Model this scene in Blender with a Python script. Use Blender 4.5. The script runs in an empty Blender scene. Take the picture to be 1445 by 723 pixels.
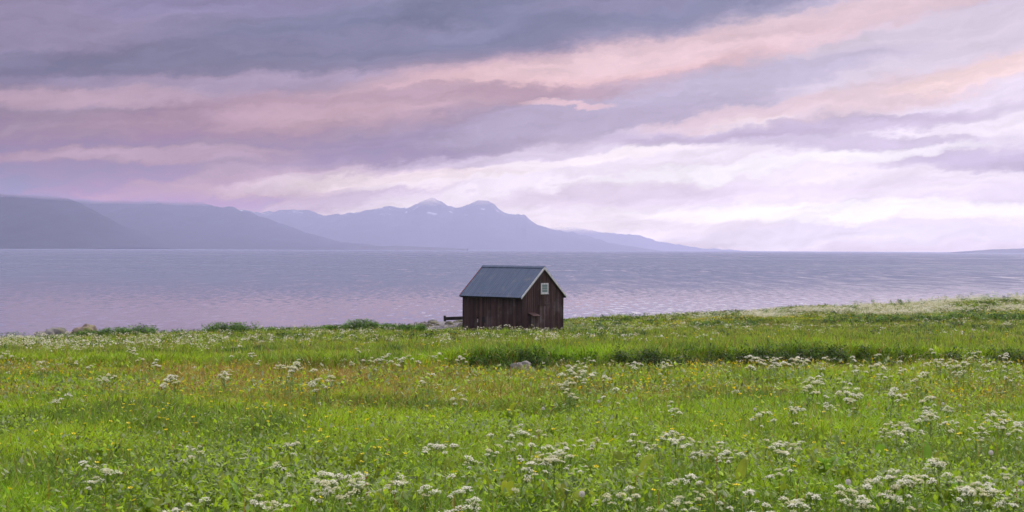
import bpy, bmesh, math, random
import numpy as np
from mathutils import Vector, Matrix
SEED = 11
rng = np.random.default_rng(SEED)
random.seed(SEED)
R = math.radians
scn = bpy.context.scene
COL = scn.collection
F = 50 / 36 * 1445.0          # focal length in photo pixels
CAMZ = 8.0
PITCH, ROLL = R(-0.26), R(0.29)

# ------------------------------------------------------------------ helpers
def srgb(r, g, b):
    f = lambda c: c / 12.92 if c <= 0.04045 else ((c + 0.055) / 1.055) ** 2.4
    return (f(r / 255), f(g / 255), f(b / 255), 1.0)

def tag(o, label=None, cat=None, group=None, kind=None):
    if label: o['label'] = label
    if cat: o['category'] = cat
    if group: o['group'] = group
    if kind: o['kind'] = kind
    return o

def np_mesh(name, verts, sizes, loops, mats, face_mat=None, face_col=None, smooth=False):
    me = bpy.data.meshes.new(name)
    verts = np.ascontiguousarray(verts, dtype=np.float32)
    sizes = np.asarray(sizes, dtype=np.int32); loops = np.asarray(loops, dtype=np.int32)
    me.vertices.add(len(verts)); me.vertices.foreach_set('co', verts.ravel())
    me.loops.add(len(loops)); me.loops.foreach_set('vertex_index', loops)
    me.polygons.add(len(sizes))
    starts = np.zeros(len(sizes), dtype=np.int32); starts[1:] = np.cumsum(sizes)[:-1]
    me.polygons.foreach_set('loop_start', starts)
    me.polygons.foreach_set('loop_total', sizes)
    for m in mats: me.materials.append(m)
    if face_mat is not None:
        me.polygons.foreach_set('material_index', np.asarray(face_mat, dtype=np.int32))
    me.polygons.foreach_set('use_smooth', np.full(len(sizes), smooth, dtype=bool))
    if face_col is not None:
        a = me.attributes.new('col', 'FLOAT_COLOR', 'FACE')
        c = np.ones((len(sizes), 4), dtype=np.float32); c[:, :3] = face_col
        a.data.foreach_set('color', c.ravel())
    me.update(calc_edges=True)
    return me

def link(name, me, parent=None):
    o = bpy.data.objects.new(name, me); COL.objects.link(o)
    if parent is not None: o.parent = parent
    return o

def empty(name, loc, rz=0.0):
    o = bpy.data.objects.new(name, None); COL.objects.link(o)
    o.empty_display_size = 0.2
    o.location = loc; o.rotation_euler = (0, 0, rz)
    return o

class MB:
    """collects boxes / tubes / polygons, with a colour per face"""
    def __init__(s): s.v = []; s.f = []; s.m = []; s.c = []
    def poly(s, pts, m=0, c=(1, 1, 1)):
        n = len(s.v); s.v += [tuple(p) for p in pts]; s.f.append(list(range(n, n + len(pts)))); s.m.append(m); s.c.append(c)
    def faces(s, pts, fs, m=0, c=(1, 1, 1)):
        n = len(s.v); s.v += [tuple(p) for p in pts]
        for f in fs: s.f.append([n + i for i in f]); s.m.append(m); s.c.append(c)
    def prism(s, poly, axis, a, b, m=0, c=(1, 1, 1)):
        """poly = 2-D outline, extruded along axis from a to b; axis 0: poly=(y,z), 1: (x,z), 2: (x,y)"""
        def P(p, t):
            return (t, p[0], p[1]) if axis == 0 else (p[0], t, p[1]) if axis == 1 else (p[0], p[1], t)
        k = len(poly); pts = [P(p, a) for p in poly] + [P(p, b) for p in poly]
        fs = [list(range(k))[::-1], list(range(k, 2 * k))] + [[i, (i + 1) % k, k + (i + 1) % k, k + i] for i in range(k)]
        s.faces(pts, fs, m, c)
    def box(s, x0, x1, y0, y1, z0, z1, m=0, c=(1, 1, 1)):
        s.prism([(x0, y0), (x1, y0), (x1, y1), (x0, y1)], 2, z0, z1, m, c)
    def tube(s, pts, r, n=5, m=0, c=(1, 1, 1)):
        pts = [Vector(p) for p in pts]
        if not hasattr(r, '__len__'): r = [r] * len(pts)
        rings = []
        for i, p in enumerate(pts):
            d = (pts[min(i + 1, len(pts) - 1)] - pts[max(i - 1, 0)]).normalized()
            u = d.cross(Vector((0.31, 0.9, 0.2))).normalized(); w = d.cross(u)
            rings.append([p + (u * math.cos(2 * math.pi * k / n) + w * math.sin(2 * math.pi * k / n)) * r[i] for k in range(n)])
        allp = [q for rr in rings for q in rr]
        fs = []
        for i in range(len(pts) - 1):
            for k in range(n):
                fs.append([i * n + k, i * n + (k + 1) % n, (i + 1) * n + (k + 1) % n, (i + 1) * n + k])
        fs.append(list(range(n))[::-1]); fs.append([(len(pts) - 1) * n + k for k in range(n)])
        s.faces(allp, fs, m, c)
    def mesh(s, name, mats, fix=True, smooth=False):
        me = np_mesh(name, np.array(s.v), [len(f) for f in s.f], [i for f in s.f for i in f], mats, s.m, np.array(s.c), smooth)
        if fix:
            bm = bmesh.new(); bm.from_mesh(me); bmesh.ops.recalc_face_normals(bm, faces=bm.faces); bm.to_mesh(me); bm.free()
        return me
    def build(s, name, mats, parent=None, **k): return link(name, s.mesh(name, mats, **k), parent)

# value noise in numpy
_perm = np.random.default_rng(5).random((256, 256))
def vnoise(x, y):
    xi = np.floor(x).astype(int); yi = np.floor(y).astype(int)
    fx = x - xi; fy = y - yi
    fx = fx * fx * (3 - 2 * fx); fy = fy * fy * (3 - 2 * fy)
    a = _perm[xi & 255, yi & 255]; b = _perm[(xi + 1) & 255, yi & 255]
    c = _perm[xi & 255, (yi + 1) & 255]; d = _perm[(xi + 1) & 255, (yi + 1) & 255]
    return (a * (1 - fx) + b * fx) * (1 - fy) + (c * (1 - fx) + d * fx) * fy
def fbm(x, y, o=4):
    x = np.asarray(x, float); y = np.asarray(y, float)
    t = 0; a = 0.5; s = 0
    for i in range(o):
        t = t + a * vnoise(x + 17.3 * i, y + 9.1 * i); s += a; a *= 0.5; x = x * 2.03; y = y * 2.03
    return t / s
def sm(x, a, b):
    t = np.clip((np.asarray(x, float) - a) / (b - a), 0, 1); return t * t * (3 - 2 * t)

# ------------------------------------------------------------------ node helper
class NT:
    def __init__(s, tree): s.t = tree; s.n = tree.nodes; s.l = tree.links
    def new(s, typ, **kw):
        n = s.n.new(typ)
        for k, v in kw.items(): setattr(n, k, v)
        return n
    def put(s, sock, v):
        if isinstance(v, bpy.types.NodeSocket): s.l.new(v, sock)
        elif v is not None: sock.default_value = v
    def math(s, op, a, b=None, c=None, clamp=False):
        n = s.new('ShaderNodeMath', operation=op, use_clamp=clamp)
        s.put(n.inputs[0], a)
        if b is not None: s.put(n.inputs[1], b)
        if c is not None: s.put(n.inputs[2], c)
        return n.outputs[0]
    def vmath(s, op, a, b=None, scale=None):
        n = s.new('ShaderNodeVectorMath', operation=op); s.put(n.inputs[0], a)
        if b is not None: s.put(n.inputs[1], b)
        if scale is not None: s.put(n.inputs[3], scale)
        return n.outputs[0]
    def xyz(s, x, y, z=0.0):
        n = s.new('ShaderNodeCombineXYZ'); s.put(n.inputs[0], x); s.put(n.inputs[1], y); s.put(n.inputs[2], z); return n.outputs[0]
    def sep(s, v):
        n = s.new('ShaderNodeSeparateXYZ'); s.put(n.inputs[0], v); return n.outputs
    def noise(s, vec, scale, detail=4, rough=0.5, out=0, dist=0.0):
        n = s.new('ShaderNodeTexNoise'); s.put(n.inputs['Vector'], vec); n.inputs['Scale'].default_value = scale
        n.inputs['Detail'].default_value = detail; n.inputs['Roughness'].default_value = rough
        n.inputs['Distortion'].default_value = dist
        return n.outputs[out]
    def mix(s, f, a, b, blend='MIX'):
        n = s.new('ShaderNodeMix', data_type='RGBA', blend_type=blend)
        s.put(n.inputs[0], f); s.put(n.inputs[6], a); s.put(n.inputs[7], b); return n.outputs[2]
    def map(s, v, a, b, c=0.0, d=1.0, smooth=True):
        n = s.new('ShaderNodeMapRange', interpolation_type='SMOOTHSTEP' if smooth else 'LINEAR')
        s.put(n.inputs[0], v); s.put(n.inputs[1], a); s.put(n.inputs[2], b); s.put(n.inputs[3], c); s.put(n.inputs[4], d)
        return n.outputs[0]

def material(name):
    m = bpy.data.materials.new(name); m.use_nodes = True
    nt = NT(m.node_tree); b = m.node_tree.nodes['Principled BSDF']
    return m, nt, b
def mscale(v): return (v, v, v)

# ------------------------------------------------------------------ render settings
scn.render.engine = 'CYCLES'
cy = scn.cycles
cy.use_denoising = True
try: cy.denoiser = 'OPENIMAGEDENOISE'; cy.denoising_input_passes = 'RGB_ALBEDO_NORMAL'; cy.denoising_prefilter = 'ACCURATE'
except Exception: pass
cy.max_bounces = 8; cy.diffuse_bounces = 3; cy.glossy_bounces = 2; cy.transmission_bounces = 4
cy.transparent_max_bounces = 12; cy.volume_bounces = 3
cy.use_adaptive_sampling = False
cy.sample_clamp_indirect = 6
scn.view_settings.view_transform = 'Standard'; scn.view_settings.look = 'None'
scn.view_settings.exposure = 0.0; scn.view_settings.gamma = 1.0
try: scn.view_settings.use_curve_mapping = False
except Exception: pass

# ------------------------------------------------------------------ camera
cam_d = bpy.data.cameras.new('camera'); cam_d.lens = 50; cam_d.sensor_width = 36
cam_d.clip_start = 0.3; cam_d.clip_end = 200000
cam = bpy.data.objects.new('camera', cam_d); COL.objects.link(cam)
cam.matrix_world = Matrix.Translation((0, 0, CAMZ)) @ Matrix.Rotation(R(90) + PITCH, 4, 'X') @ Matrix.Rotation(ROLL, 4, 'Z')
scn.camera = cam
CM = cam.matrix_world.copy()
def ray(px, py):
    d = CM.to_3x3() @ Vector(((px - 722.5) / F, (361.5 - py) / F, -1)); return d
def at_dist(px, py, dist):
    """world point seen at photo pixel at forward distance dist"""
    d = ray(px, py); return Vector((0, 0, CAMZ)) + d * (dist / d.y)

# ------------------------------------------------------------------ sun + world
SUN_EL, SUN_AZ = 38.0, 35.0      # azimuth from +Y towards +X
sd = bpy.data.lights.new('sun', 'SUN'); sd.energy = 3.0; sd.angle = R(10); sd.color = (1.0, 0.93, 0.86)
sun = bpy.data.objects.new('sun', sd); COL.objects.link(sun)
dirv = Vector((math.sin(R(SUN_AZ)) * math.cos(R(SUN_EL)), math.cos(R(SUN_AZ)) * math.cos(R(SUN_EL)), math.sin(R(SUN_EL))))
sun.rotation_euler = dirv.to_track_quat('Z', 'Y').to_euler(); sun.location = (0, -20, 60)

HAZE_D = 6.8e-5; HAZE_L = (.56, .55, .84)
w = bpy.data.worlds.new('World'); scn.world = w; w.use_nodes = True
nt = NT(w.node_tree); nt.n.clear()
tc = nt.new('ShaderNodeTexCoord')
dx, dy, dz = nt.sep(tc.outputs['Generated'])
az = nt.math('ARCTAN2', dx, dy)
el = nt.math('ARCSINE', dz, clamp=False)
U = nt.math('MULTIPLY', az, F / 1000); V = nt.math('MULTIPLY', el, F / 1000)     # in thousands of photo pixels
tilt = nt.math('MULTIPLY_ADD', U, -0.11, V)                                      # the cloud decks rise to the right
# domain warp: broad billows, then small torn edges
W0 = nt.xyz(nt.math('MULTIPLY', U, 3.2), nt.math('MULTIPLY', tilt, 10.0), 0.0)
n1 = nt.noise(W0, 1.0, 3, 0.5, out=1)
W1 = nt.xyz(nt.math('MULTIPLY', U, 12.0), nt.math('MULTIPLY', tilt, 26.0), 3.0)
n2 = nt.noise(W1, 1.0, 8, 0.68, out=1)
n1x, n1y, n1z = nt.sep(n1); n2x, n2y, n2z = nt.sep(n2)
def warp(base, a, wa, b, wb):
    return nt.math('ADD', nt.math('MULTIPLY_ADD', nt.math('SUBTRACT', a, 0.5), wa, base), nt.math('MULTIPLY', nt.math('SUBTRACT', b, 0.5), wb))
Uw = warp(U, n1x, 0.20, n2x, 0.11)
Vw = warp(V, n1y, 0.055, n2y, 0.050)

def ell(px, py, rx, ry, rot=0.0, soft=0.6):
    """soft ellipse mask centred at photo direction px,py; rot in degrees, positive = rising to the right"""
    cu, cv = (px - 722.5) / 1000, (352 - py) / 1000
    a = nt.math('SUBTRACT', Uw, cu); b = nt.math('SUBTRACT', Vw, cv)
    c, s_ = math.cos(R(rot)), math.sin(R(rot))
    p = nt.math('ADD', nt.math('MULTIPLY', a, c), nt.math('MULTIPLY', b, s_))
    q = nt.math('SUBTRACT', nt.math('MULTIPLY', b, c), nt.math('MULTIPLY', a, s_))
    p = nt.math('POWER', nt.math('DIVIDE', p, rx / 1000), 2.0); q = nt.math('POWER', nt.math('DIVIDE', q, ry / 1000), 2.0)
    return nt.map(nt.math('ADD', p, q), 1 + soft, 1 - soft)
def above(x0, y0, x1, y1, soft):
    """mask of the sky above the line through two photo directions"""
    m = -(y1 - y0) / (x1 - x0); c = (352 - y0) / 1000 - m * (x0 - 722.5) / 1000
    d = nt.math('SUBTRACT', nt.math('SUBTRACT', Vw, nt.math('MULTIPLY', Uw, m)), c)
    return nt.map(d, -soft / 1000, soft / 1000)
def M(m, k): return nt.math('MULTIPLY', m, k)

lr = nt.map(Uw, -0.6, 0.35)
col = nt.mix(lr, srgb(176, 158, 188), srgb(230, 217, 236))
def lay(mask, c, k=1.0):
    global col
    col = nt.mix(M(mask, k) if k != 1.0 else mask, col, srgb(*c))
# low left, under the deck
lay(ell(120, 262, 520, 30, 0, .8), (206, 182, 204), .95)
lay(ell(500, 262, 190, 16, 4, .7), (226, 208, 224), .9)
lay(ell(650, 290, 300, 24, 3, .8), (216, 200, 224), .8)
lay(ell(900, 330, 760, 18, 0, .8), (229, 220, 237), .9)
# middle mauve deck over the left half
lay(above(900, 128, 1445, 46, 36), (190, 177, 200), .9)
lay(nt.math('MULTIPLY', above(330, 248, 1050, 152, 24), nt.map(Uw, .42, .02)), (168, 152, 178), 1.0)
lay(ell(130, 195, 620, 34, 1, .8), (164, 145, 166), .9)
lay(ell(60, 146, 330, 15, 0, .9), (190, 164, 182), .85)
lay(ell(430, 162, 300, 26, 5, .8), (174, 147, 168), .9)
lay(ell(300, 224, 260, 12, 1, .9), (196, 172, 194), .85)
lay(ell(590, 205, 210, 24, 7, .8), (158, 143, 175), .9)
lay(ell(830, 170, 260, 22, 8, .8), (178, 166, 192), .9)
# bright cumulus bank low on the right
lay(ell(1010, 262, 560, 66, 8, .22), (237, 226, 240), .97)
lay(ell(960, 196, 120, 14, 16, .5), (250, 240, 246), .9)
lay(ell(760, 240, 260, 10, 8, .6), (246, 234, 242), .8)
lay(ell(560, 258, 160, 10, 4, .6), (242, 226, 234), .8)
lay(ell(1230, 205, 380, 14, -2, .8), (202, 188, 214), .9)
lay(ell(1230, 300, 340, 14, 0, .8), (252, 247, 251), .9)
lay(ell(1370, 230, 150, 13, 0, .9), (194, 180, 208), .95)
lay(ell(1080, 236, 300, 9, 6, .9), (250, 244, 249), .7)
lay(ell(880, 272, 190, 14, 4, .9), (224, 208, 229), .7)
lay(ell(1100, 268, 240, 10, 2, .9), (228, 214, 233), .6)
# lavender upper right
lay(ell(1290, 68, 260, 40, 8, .7), (210, 197, 213), .9)
lay(ell(1020, 112, 250, 20, 8, .7), (188, 177, 202), .85)
lay(ell(1120, 182, 300, 13, 4, .7), (190, 174, 202), .85)
# peach light
lay(ell(780, 104, 400, 34, 9, .8), (206, 174, 186), .95)
lay(ell(870, 92, 260, 18, 7, .8), (228, 190, 194), .95)
lay(ell(1020, 58, 330, 22, 9, .8), (226, 196, 203), .9)
lay(ell(1300, 10, 260, 14, 5, .8), (224, 196, 204), .8)
lay(ell(1280, 128, 240, 24, 9, .8), (220, 194, 201), .9)
lay(ell(1400, 108, 140, 16, 8, .8), (236, 208, 207), .9)
lay(ell(1040, 160, 140, 12, 9, .8), (220, 194, 204), .8)
lay(ell(620, 140, 260, 12, 3, .8), (182, 153, 170), .85)
lay(ell(780, 146, 60, 5, 0, .8), (228, 194, 202), .8)
# slate deck at the top
lay(above(0, 132, 1180, -4, 20), (134, 129, 158))
lay(ell(60, 60, 300, 60, 0, .9), (152, 140, 168), .8)
lay(ell(330, 10, 200, 20, 4, .9), (148, 140, 176), .7)
lay(ell(720, 24, 440, 44, 6, .8), (122, 124, 154), .95)
lay(ell(300, 92, 340, 20, 2, .9), (124, 122, 148), .85)
lay(ell(470, 58, 200, 14, 6, .8), (142, 137, 168), .6)
lay(ell(880, 6, 130, 12, 4, .8), (142, 136, 168), .6)
# streaky small structure
def relief(su, sv, z, det, ro, du, dv):
    v0 = nt.xyz(nt.math('MULTIPLY', Uw, su), nt.math('MULTIPLY', nt.math('MULTIPLY_ADD', Uw, -0.09, Vw), sv), z)
    v1 = nt.vmath('ADD', v0, (du, dv, 0.0))
    return nt.math('SUBTRACT', nt.noise(v0, 1.0, det, ro), nt.noise(v1, 1.0, det, ro))
r1 = relief(4.5, 26.0, 7.0, 6, .55, .30, -.45); r2 = relief(16.0, 60.0, 9.0, 6, .6, .25, -.35)
det = nt.math('ADD', nt.math('MULTIPLY_ADD', r1, .50, 1.0), nt.math('MULTIPLY', r2, .26))
col = nt.vmath('SCALE', col, scale=det)
# the low cloud is seen through kilometres of haze: its own radiance is stronger than what arrives here
pathl = nt.math('MINIMUM', nt.math('DIVIDE', 722.0, nt.math('MAXIMUM', dz, 0.001)), 28500.0)
Tr = nt.math('EXPONENT', nt.math('MULTIPLY', pathl, -HAZE_D))
hz = nt.vmath('SCALE', HAZE_L, scale=nt.math('SUBTRACT', 1.0, Tr))
col = nt.vmath('MAXIMUM', nt.vmath('SCALE', nt.vmath('SUBTRACT', col, hz), scale=nt.math('DIVIDE', 1.0, Tr)), (.02, .02, .03))
# the rest of the dome: pale evening overcast, brighter overhead
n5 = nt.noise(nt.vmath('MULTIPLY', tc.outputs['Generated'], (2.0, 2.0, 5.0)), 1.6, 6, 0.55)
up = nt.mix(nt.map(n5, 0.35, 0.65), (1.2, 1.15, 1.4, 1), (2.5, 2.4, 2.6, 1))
slate = nt.vmath('SCALE', srgb(122, 122, 155)[:3], scale=nt.map(n5, .3, .7, .75, 1.25, False))
col = nt.mix(nt.map(V, 0.36, 0.55), col, slate)
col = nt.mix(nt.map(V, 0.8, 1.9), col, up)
ns = nt.new('ShaderNodeTexSky', sky_type='NISHITA', sun_disc=False)
ns.sun_elevation = R(SUN_EL); ns.sun_rotation = R(SUN_AZ); ns.altitude = 10
bgs = nt.new('ShaderNodeBackground'); bgs.inputs[1].default_value = 0.08; nt.l.new(ns.outputs[0], bgs.inputs[0])
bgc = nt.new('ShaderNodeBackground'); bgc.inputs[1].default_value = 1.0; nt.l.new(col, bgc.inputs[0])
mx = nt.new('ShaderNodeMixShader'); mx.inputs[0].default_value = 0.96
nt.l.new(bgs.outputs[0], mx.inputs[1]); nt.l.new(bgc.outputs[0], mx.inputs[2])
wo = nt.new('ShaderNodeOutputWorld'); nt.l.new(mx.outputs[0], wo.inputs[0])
w.cycles.sampling_method = 'MANUAL'; w.cycles.sample_map_resolution = 512

# ------------------------------------------------------------------ terrain
def I(x, xs, ys): return np.interp(x, xs, ys)
def edge_y(x): return I(x, [-90, -60, -36, -28, -18, -10, -6, 0, 5, 12, 20, 36, 60, 90], [92, 96, 98.5, 99.5, 99, 100, 104, 106, 107, 108.5, 111, 117, 122, 124]) + 1.2 * (fbm(x * .3, x * 0 + 3, 3) - .5)
def edge_z(x): return I(x, [-90, -60, -36, -28, -20, -10, -6, 0, 5, 12, 20, 30, 38, 60, 90], [.8, .8, 1.0, 1.75, 2.05, 2.4, 2.66, 2.75, 2.8, 2.9, 3.25, 3.75, 4.2, 4.6, 4.8])
def z95(x): return I(x, [-90, -60, -36, -20, -5, 3, 15, 30, 38, 60, 90], [.9, 1.1, 1.45, 2.1, 2.45, 2.5, 2.75, 3.15, 3.4, 4.0, 4.3])
def ledge_y(x): return 37.2 + 2.2 * (fbm(x * .22 + 5, x * 0 + 1.5, 3) - .5) + 0.03 * x
def ledge_s(x): return 0.35 + 0.65 * sm(x, -2.2, -1.0)
def height(x, y):
    x = np.asarray(x, float); y = np.asarray(y, float)
    E = edge_y(x); Zi = z95(x); Ze = edge_z(x)
    t = np.clip(y / 95, 0, 1)
    z = 6.4 + (Zi - 6.4) * t
    z = np.where(y < 0, 6.4 - 0.012 * y, z)
    k = sm(y, 95, E - .5); z = z * (1 - k) + Ze * k
    # bank at the far side of the near field
    L = ledge_y(x); d = y - L
    z = z + ledge_s(x) * (0.34 * sm(d, -0.1, 0.9) * np.exp(-np.clip(d, 0, None) / 22) - 0.10 * np.exp(-((d + .6) / 1.2) ** 2))
    # low bank before the flower strip on the right
    z = z + 0.35 * sm(y, 91, 94) * sm(x, 8, 14) * (1 - k)
    z = z + (fbm(x * .12, y * .12, 3) - .5) * 0.30 * sm(np.abs(y), 2, 14) * (1 - sm(y, 85, 93)) + (fbm(x * .9, y * .9, 3) - .5) * 0.10
    z = z - .22 * sm(y, 78, 90) * (1 - sm(y, 100, 103)) * (1 - sm(np.abs(x - .5), 6, 10))
    over = np.clip(y - E, 0, None)
    z = z - over * 0.33 + np.where(over > 0, (fbm(x * .7, y * .7, 3) - .5) * .25, 0)
    return np.maximum(z, -3.0)
xs = np.unique(np.concatenate([np.linspace(-320, -46, 60), np.linspace(-46, 50, 420), np.linspace(50, 320, 60)]))
ys = np.unique(np.concatenate([np.linspace(-260, 4, 60), np.linspace(4, 34, 110), np.linspace(34, 42, 70), np.linspace(42, 128, 240), np.linspace(128, 150, 12)]))
X, Y = np.meshgrid(xs, ys); Z = height(X, Y)
nx, ny = len(xs), len(ys)
idx = np.arange(nx * ny).reshape(ny, nx)
q = np.stack([idx[:-1, :-1], idx[:-1, 1:], idx[1:, 1:], idx[1:, :-1]], -1).reshape(-1, 4)
gm, g, b = material('meadow_soil')
geo = g.new('ShaderNodeNewGeometry'); P = geo.outputs['Position']
px_, py_, pz_ = g.sep(P)
na = g.noise(P, 0.35, 5, 0.6); nb = g.noise(P, 6.0, 5, 0.65)
c1 = g.mix(g.map(na, .35, .65), (.065, .11, .02, 1), (.10, .15, .028, 1))
c1 = g.mix(g.map(nb, .4, .75), c1, (.045, .07, .018, 1))
peb = g.new('ShaderNodeTexVoronoi'); g.put(peb.inputs['Vector'], P); peb.inputs['Scale'].default_value = 7.0
cs = g.mix(g.sep(peb.outputs['Color'])[0], (.06, .055, .06, 1), (.22, .20, .20, 1))
at = g.new('ShaderNodeAttribute', attribute_name='beach')
g.put(b.inputs['Base Color'], g.mix(at.outputs['Fac'], c1, cs)); b.inputs['Roughness'].default_value = .9
bu = g.new('ShaderNodeBump'); bu.inputs['Strength'].default_value = .6; bu.inputs['Distance'].default_value = .05
g.put(bu.inputs['Height'], nb); g.put(b.inputs['Normal'], bu.outputs[0])
me = np_mesh('ground', np.stack([X.ravel(), Y.ravel(), Z.ravel()], -1), np.full(len(q), 4), q.ravel(), [gm], smooth=True)
def grass_limit(x): return I(x, [-90, -60, -36, -28, -12, -8, -5, -3, 0, 4, 20], [92, 96, 97.8, 98.6, 98.4, 99.2, 99.8, 101.5, 104, 106.5, 200]) * 1.0
def gl(x): return np.minimum(grass_limit(x), edge_y(x) - .1)
beach = sm(Y - gl(X), -.3, .6).ravel()
a = me.attributes.new('beach', 'FLOAT', 'POINT'); a.data.foreach_set('value', beach.astype(np.float32))
tag(link('ground', me), kind='structure')

# ------------------------------------------------------------------ sea
sm_, g, b = material('sea_water')
geo = g.new('ShaderNodeNewGeometry'); P = geo.outputs['Position']
x_, y_, z_ = g.sep(P)
def wav(sx, sy, sc, det, seed):
    return g.noise(g.xyz(g.math('MULTIPLY', x_, sx), g.math('MULTIPLY', y_, sy), seed), sc, det, .55)
ly = g.math('LOGARITHM', g.math('MAXIMUM', y_, 10.0), 10.0)
def rip(sx, sy, seed, det=3):
    return g.noise(g.xyz(g.math('MULTIPLY', x_, sx), g.math('MULTIPLY', y_, sy), seed), 1.0, det, .6, out=1)
R1, R2, R3 = rip(.85, .26, 1.0, 4), rip(.20, .030, 2.0, 4), rip(.035, .0032, 5.0)
rp = g.mix(g.map(ly, 2.3, 2.75), R1, R2); rp = g.mix(g.map(ly, 2.8, 3.3), rp, R3)
rr_, rg_, rb_ = g.sep(rp)
amp = g.map(ly, 2.15, 2.85, .014, .13)
tone_ = g.map(rr_, .30, .70, .1, 1.9, False)
ny_ = g.math('MULTIPLY', g.math('MULTIPLY', amp, tone_), -1.0)
nx_ = g.math('MULTIPLY', g.math('SUBTRACT', rg_, .5), .25)
nrm_ = g.vmath('NORMALIZE', g.xyz(nx_, ny_, 1.0))
patch = wav(.25, 1.0, .010, 7, 8.0)
g.put(b.inputs['Base Color'], (.15, .165, .225, 1)); b.inputs['IOR'].default_value = 1.33
g.put(b.inputs['Roughness'], g.math('MULTIPLY', g.map(patch, .35, .65, .6, 1.4), g.map(ly, 2.1, 2.8, .03, .20)))
g.put(b.inputs['Normal'], nrm_)
H = 28000
sxs = [-H, -3000, -600, -150, 150, 600, 3000, H]; sys_ = [-H, -3000, -300, 60, 200, 800, 4000, H]
vv = [(x, y, 0.0) for y in sys_ for x in sxs]; k = len(sxs)
ff = [(j * k + i, j * k + i + 1, (j + 1) * k + i + 1, (j + 1) * k + i) for j in range(k - 1) for i in range(k - 1)]
tag(link('sea', np_mesh('sea', np.array(vv), [4] * len(ff), [i for f in ff for i in f], [sm_])), kind='structure')

# ------------------------------------------------------------------ mountains
def mountain(name, D, prof, base_c, seed, depth, fade=None, snow=0.0, rough=.3, nxm=260, nym=60):
    """prof: list of (photo px, photo py) of the skyline, seen at distance D"""
    pts = [at_dist(px, py, D) for px, py in prof]
    wx = [p.x for p in pts]; wz = [max(p.z, 0) for p in pts]
    xs = np.linspace(wx[0], wx[-1], nxm); ts = np.linspace(-1, 1, nym)
    X, T = np.meshgrid(xs, ts); Yd = D + T * depth
    prof_h = np.interp(X, wx, wz)
    sc = 6.0 / depth
    rid = 1 - np.abs(2 * fbm(X * sc + seed, Yd * sc * .8, 5) - 1)
    fall = np.clip(1 - np.abs(T) ** 1.25, 0, 1)
    Zm = prof_h * fall * (1 - rough * 1.6 * (1 - rid) * np.clip(np.abs(T) * 3, 0, 1)) - 8 * (1 - fall)
    Zm += (fbm(X * sc * 7, Yd * 0 + seed, 5) - .5) * .09 * prof_h.max() * fall * (prof_h > 20)
    idx = np.arange(nxm * nym).reshape(nym, nxm)
    q = np.stack([idx[:-1, :-1], idx[:-1, 1:], idx[1:, 1:], idx[1:, :-1]], -1).reshape(-1, 4)
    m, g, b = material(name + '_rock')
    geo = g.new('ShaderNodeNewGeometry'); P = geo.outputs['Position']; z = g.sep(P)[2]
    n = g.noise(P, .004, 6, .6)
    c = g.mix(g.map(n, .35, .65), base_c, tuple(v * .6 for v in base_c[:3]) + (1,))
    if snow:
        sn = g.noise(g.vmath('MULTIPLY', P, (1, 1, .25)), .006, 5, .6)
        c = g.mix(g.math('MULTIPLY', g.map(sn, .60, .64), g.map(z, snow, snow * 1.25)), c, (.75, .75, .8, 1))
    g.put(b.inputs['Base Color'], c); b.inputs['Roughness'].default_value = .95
    b.inputs['Specular IOR Level'].default_value = .1
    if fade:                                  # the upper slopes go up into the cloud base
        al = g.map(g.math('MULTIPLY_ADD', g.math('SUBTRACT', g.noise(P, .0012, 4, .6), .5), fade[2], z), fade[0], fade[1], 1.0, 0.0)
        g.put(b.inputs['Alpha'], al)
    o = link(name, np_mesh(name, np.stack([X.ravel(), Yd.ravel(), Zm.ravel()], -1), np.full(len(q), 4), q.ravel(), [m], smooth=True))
    return tag(o, kind='structure')
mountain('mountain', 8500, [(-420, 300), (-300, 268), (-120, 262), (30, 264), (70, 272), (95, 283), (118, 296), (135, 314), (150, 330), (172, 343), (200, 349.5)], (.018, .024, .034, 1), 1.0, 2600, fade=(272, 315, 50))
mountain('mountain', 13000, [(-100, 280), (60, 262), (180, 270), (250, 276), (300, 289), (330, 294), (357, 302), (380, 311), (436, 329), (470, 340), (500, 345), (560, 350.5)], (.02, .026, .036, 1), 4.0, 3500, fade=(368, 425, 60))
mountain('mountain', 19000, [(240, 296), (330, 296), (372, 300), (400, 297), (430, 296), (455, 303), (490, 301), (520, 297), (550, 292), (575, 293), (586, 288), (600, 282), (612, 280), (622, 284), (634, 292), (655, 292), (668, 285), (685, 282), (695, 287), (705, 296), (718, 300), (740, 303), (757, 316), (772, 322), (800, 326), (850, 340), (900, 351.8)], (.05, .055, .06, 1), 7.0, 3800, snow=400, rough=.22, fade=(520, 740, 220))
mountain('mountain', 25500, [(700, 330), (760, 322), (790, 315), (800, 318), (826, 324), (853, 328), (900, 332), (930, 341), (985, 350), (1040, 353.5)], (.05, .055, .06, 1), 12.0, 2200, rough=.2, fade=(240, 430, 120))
mountain('low_shore', 11500, [(455, 350.3), (475, 347.5), (520, 346.8), (545, 347.6), (560, 346.6), (595, 348.3), (625, 349.6), (660, 351.2)], (.05, .05, .05, 1), 3.0, 500, rough=.1, nym=20)
mountain('low_island', 12500, [(1355, 355.3), (1385, 353.2), (1400, 352.2), (1440, 350.8), (1520, 349.2), (1640, 352), (1700, 357)], (.05, .055, .05, 1), 5.0, 700, rough=.15, nym=20)

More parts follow.
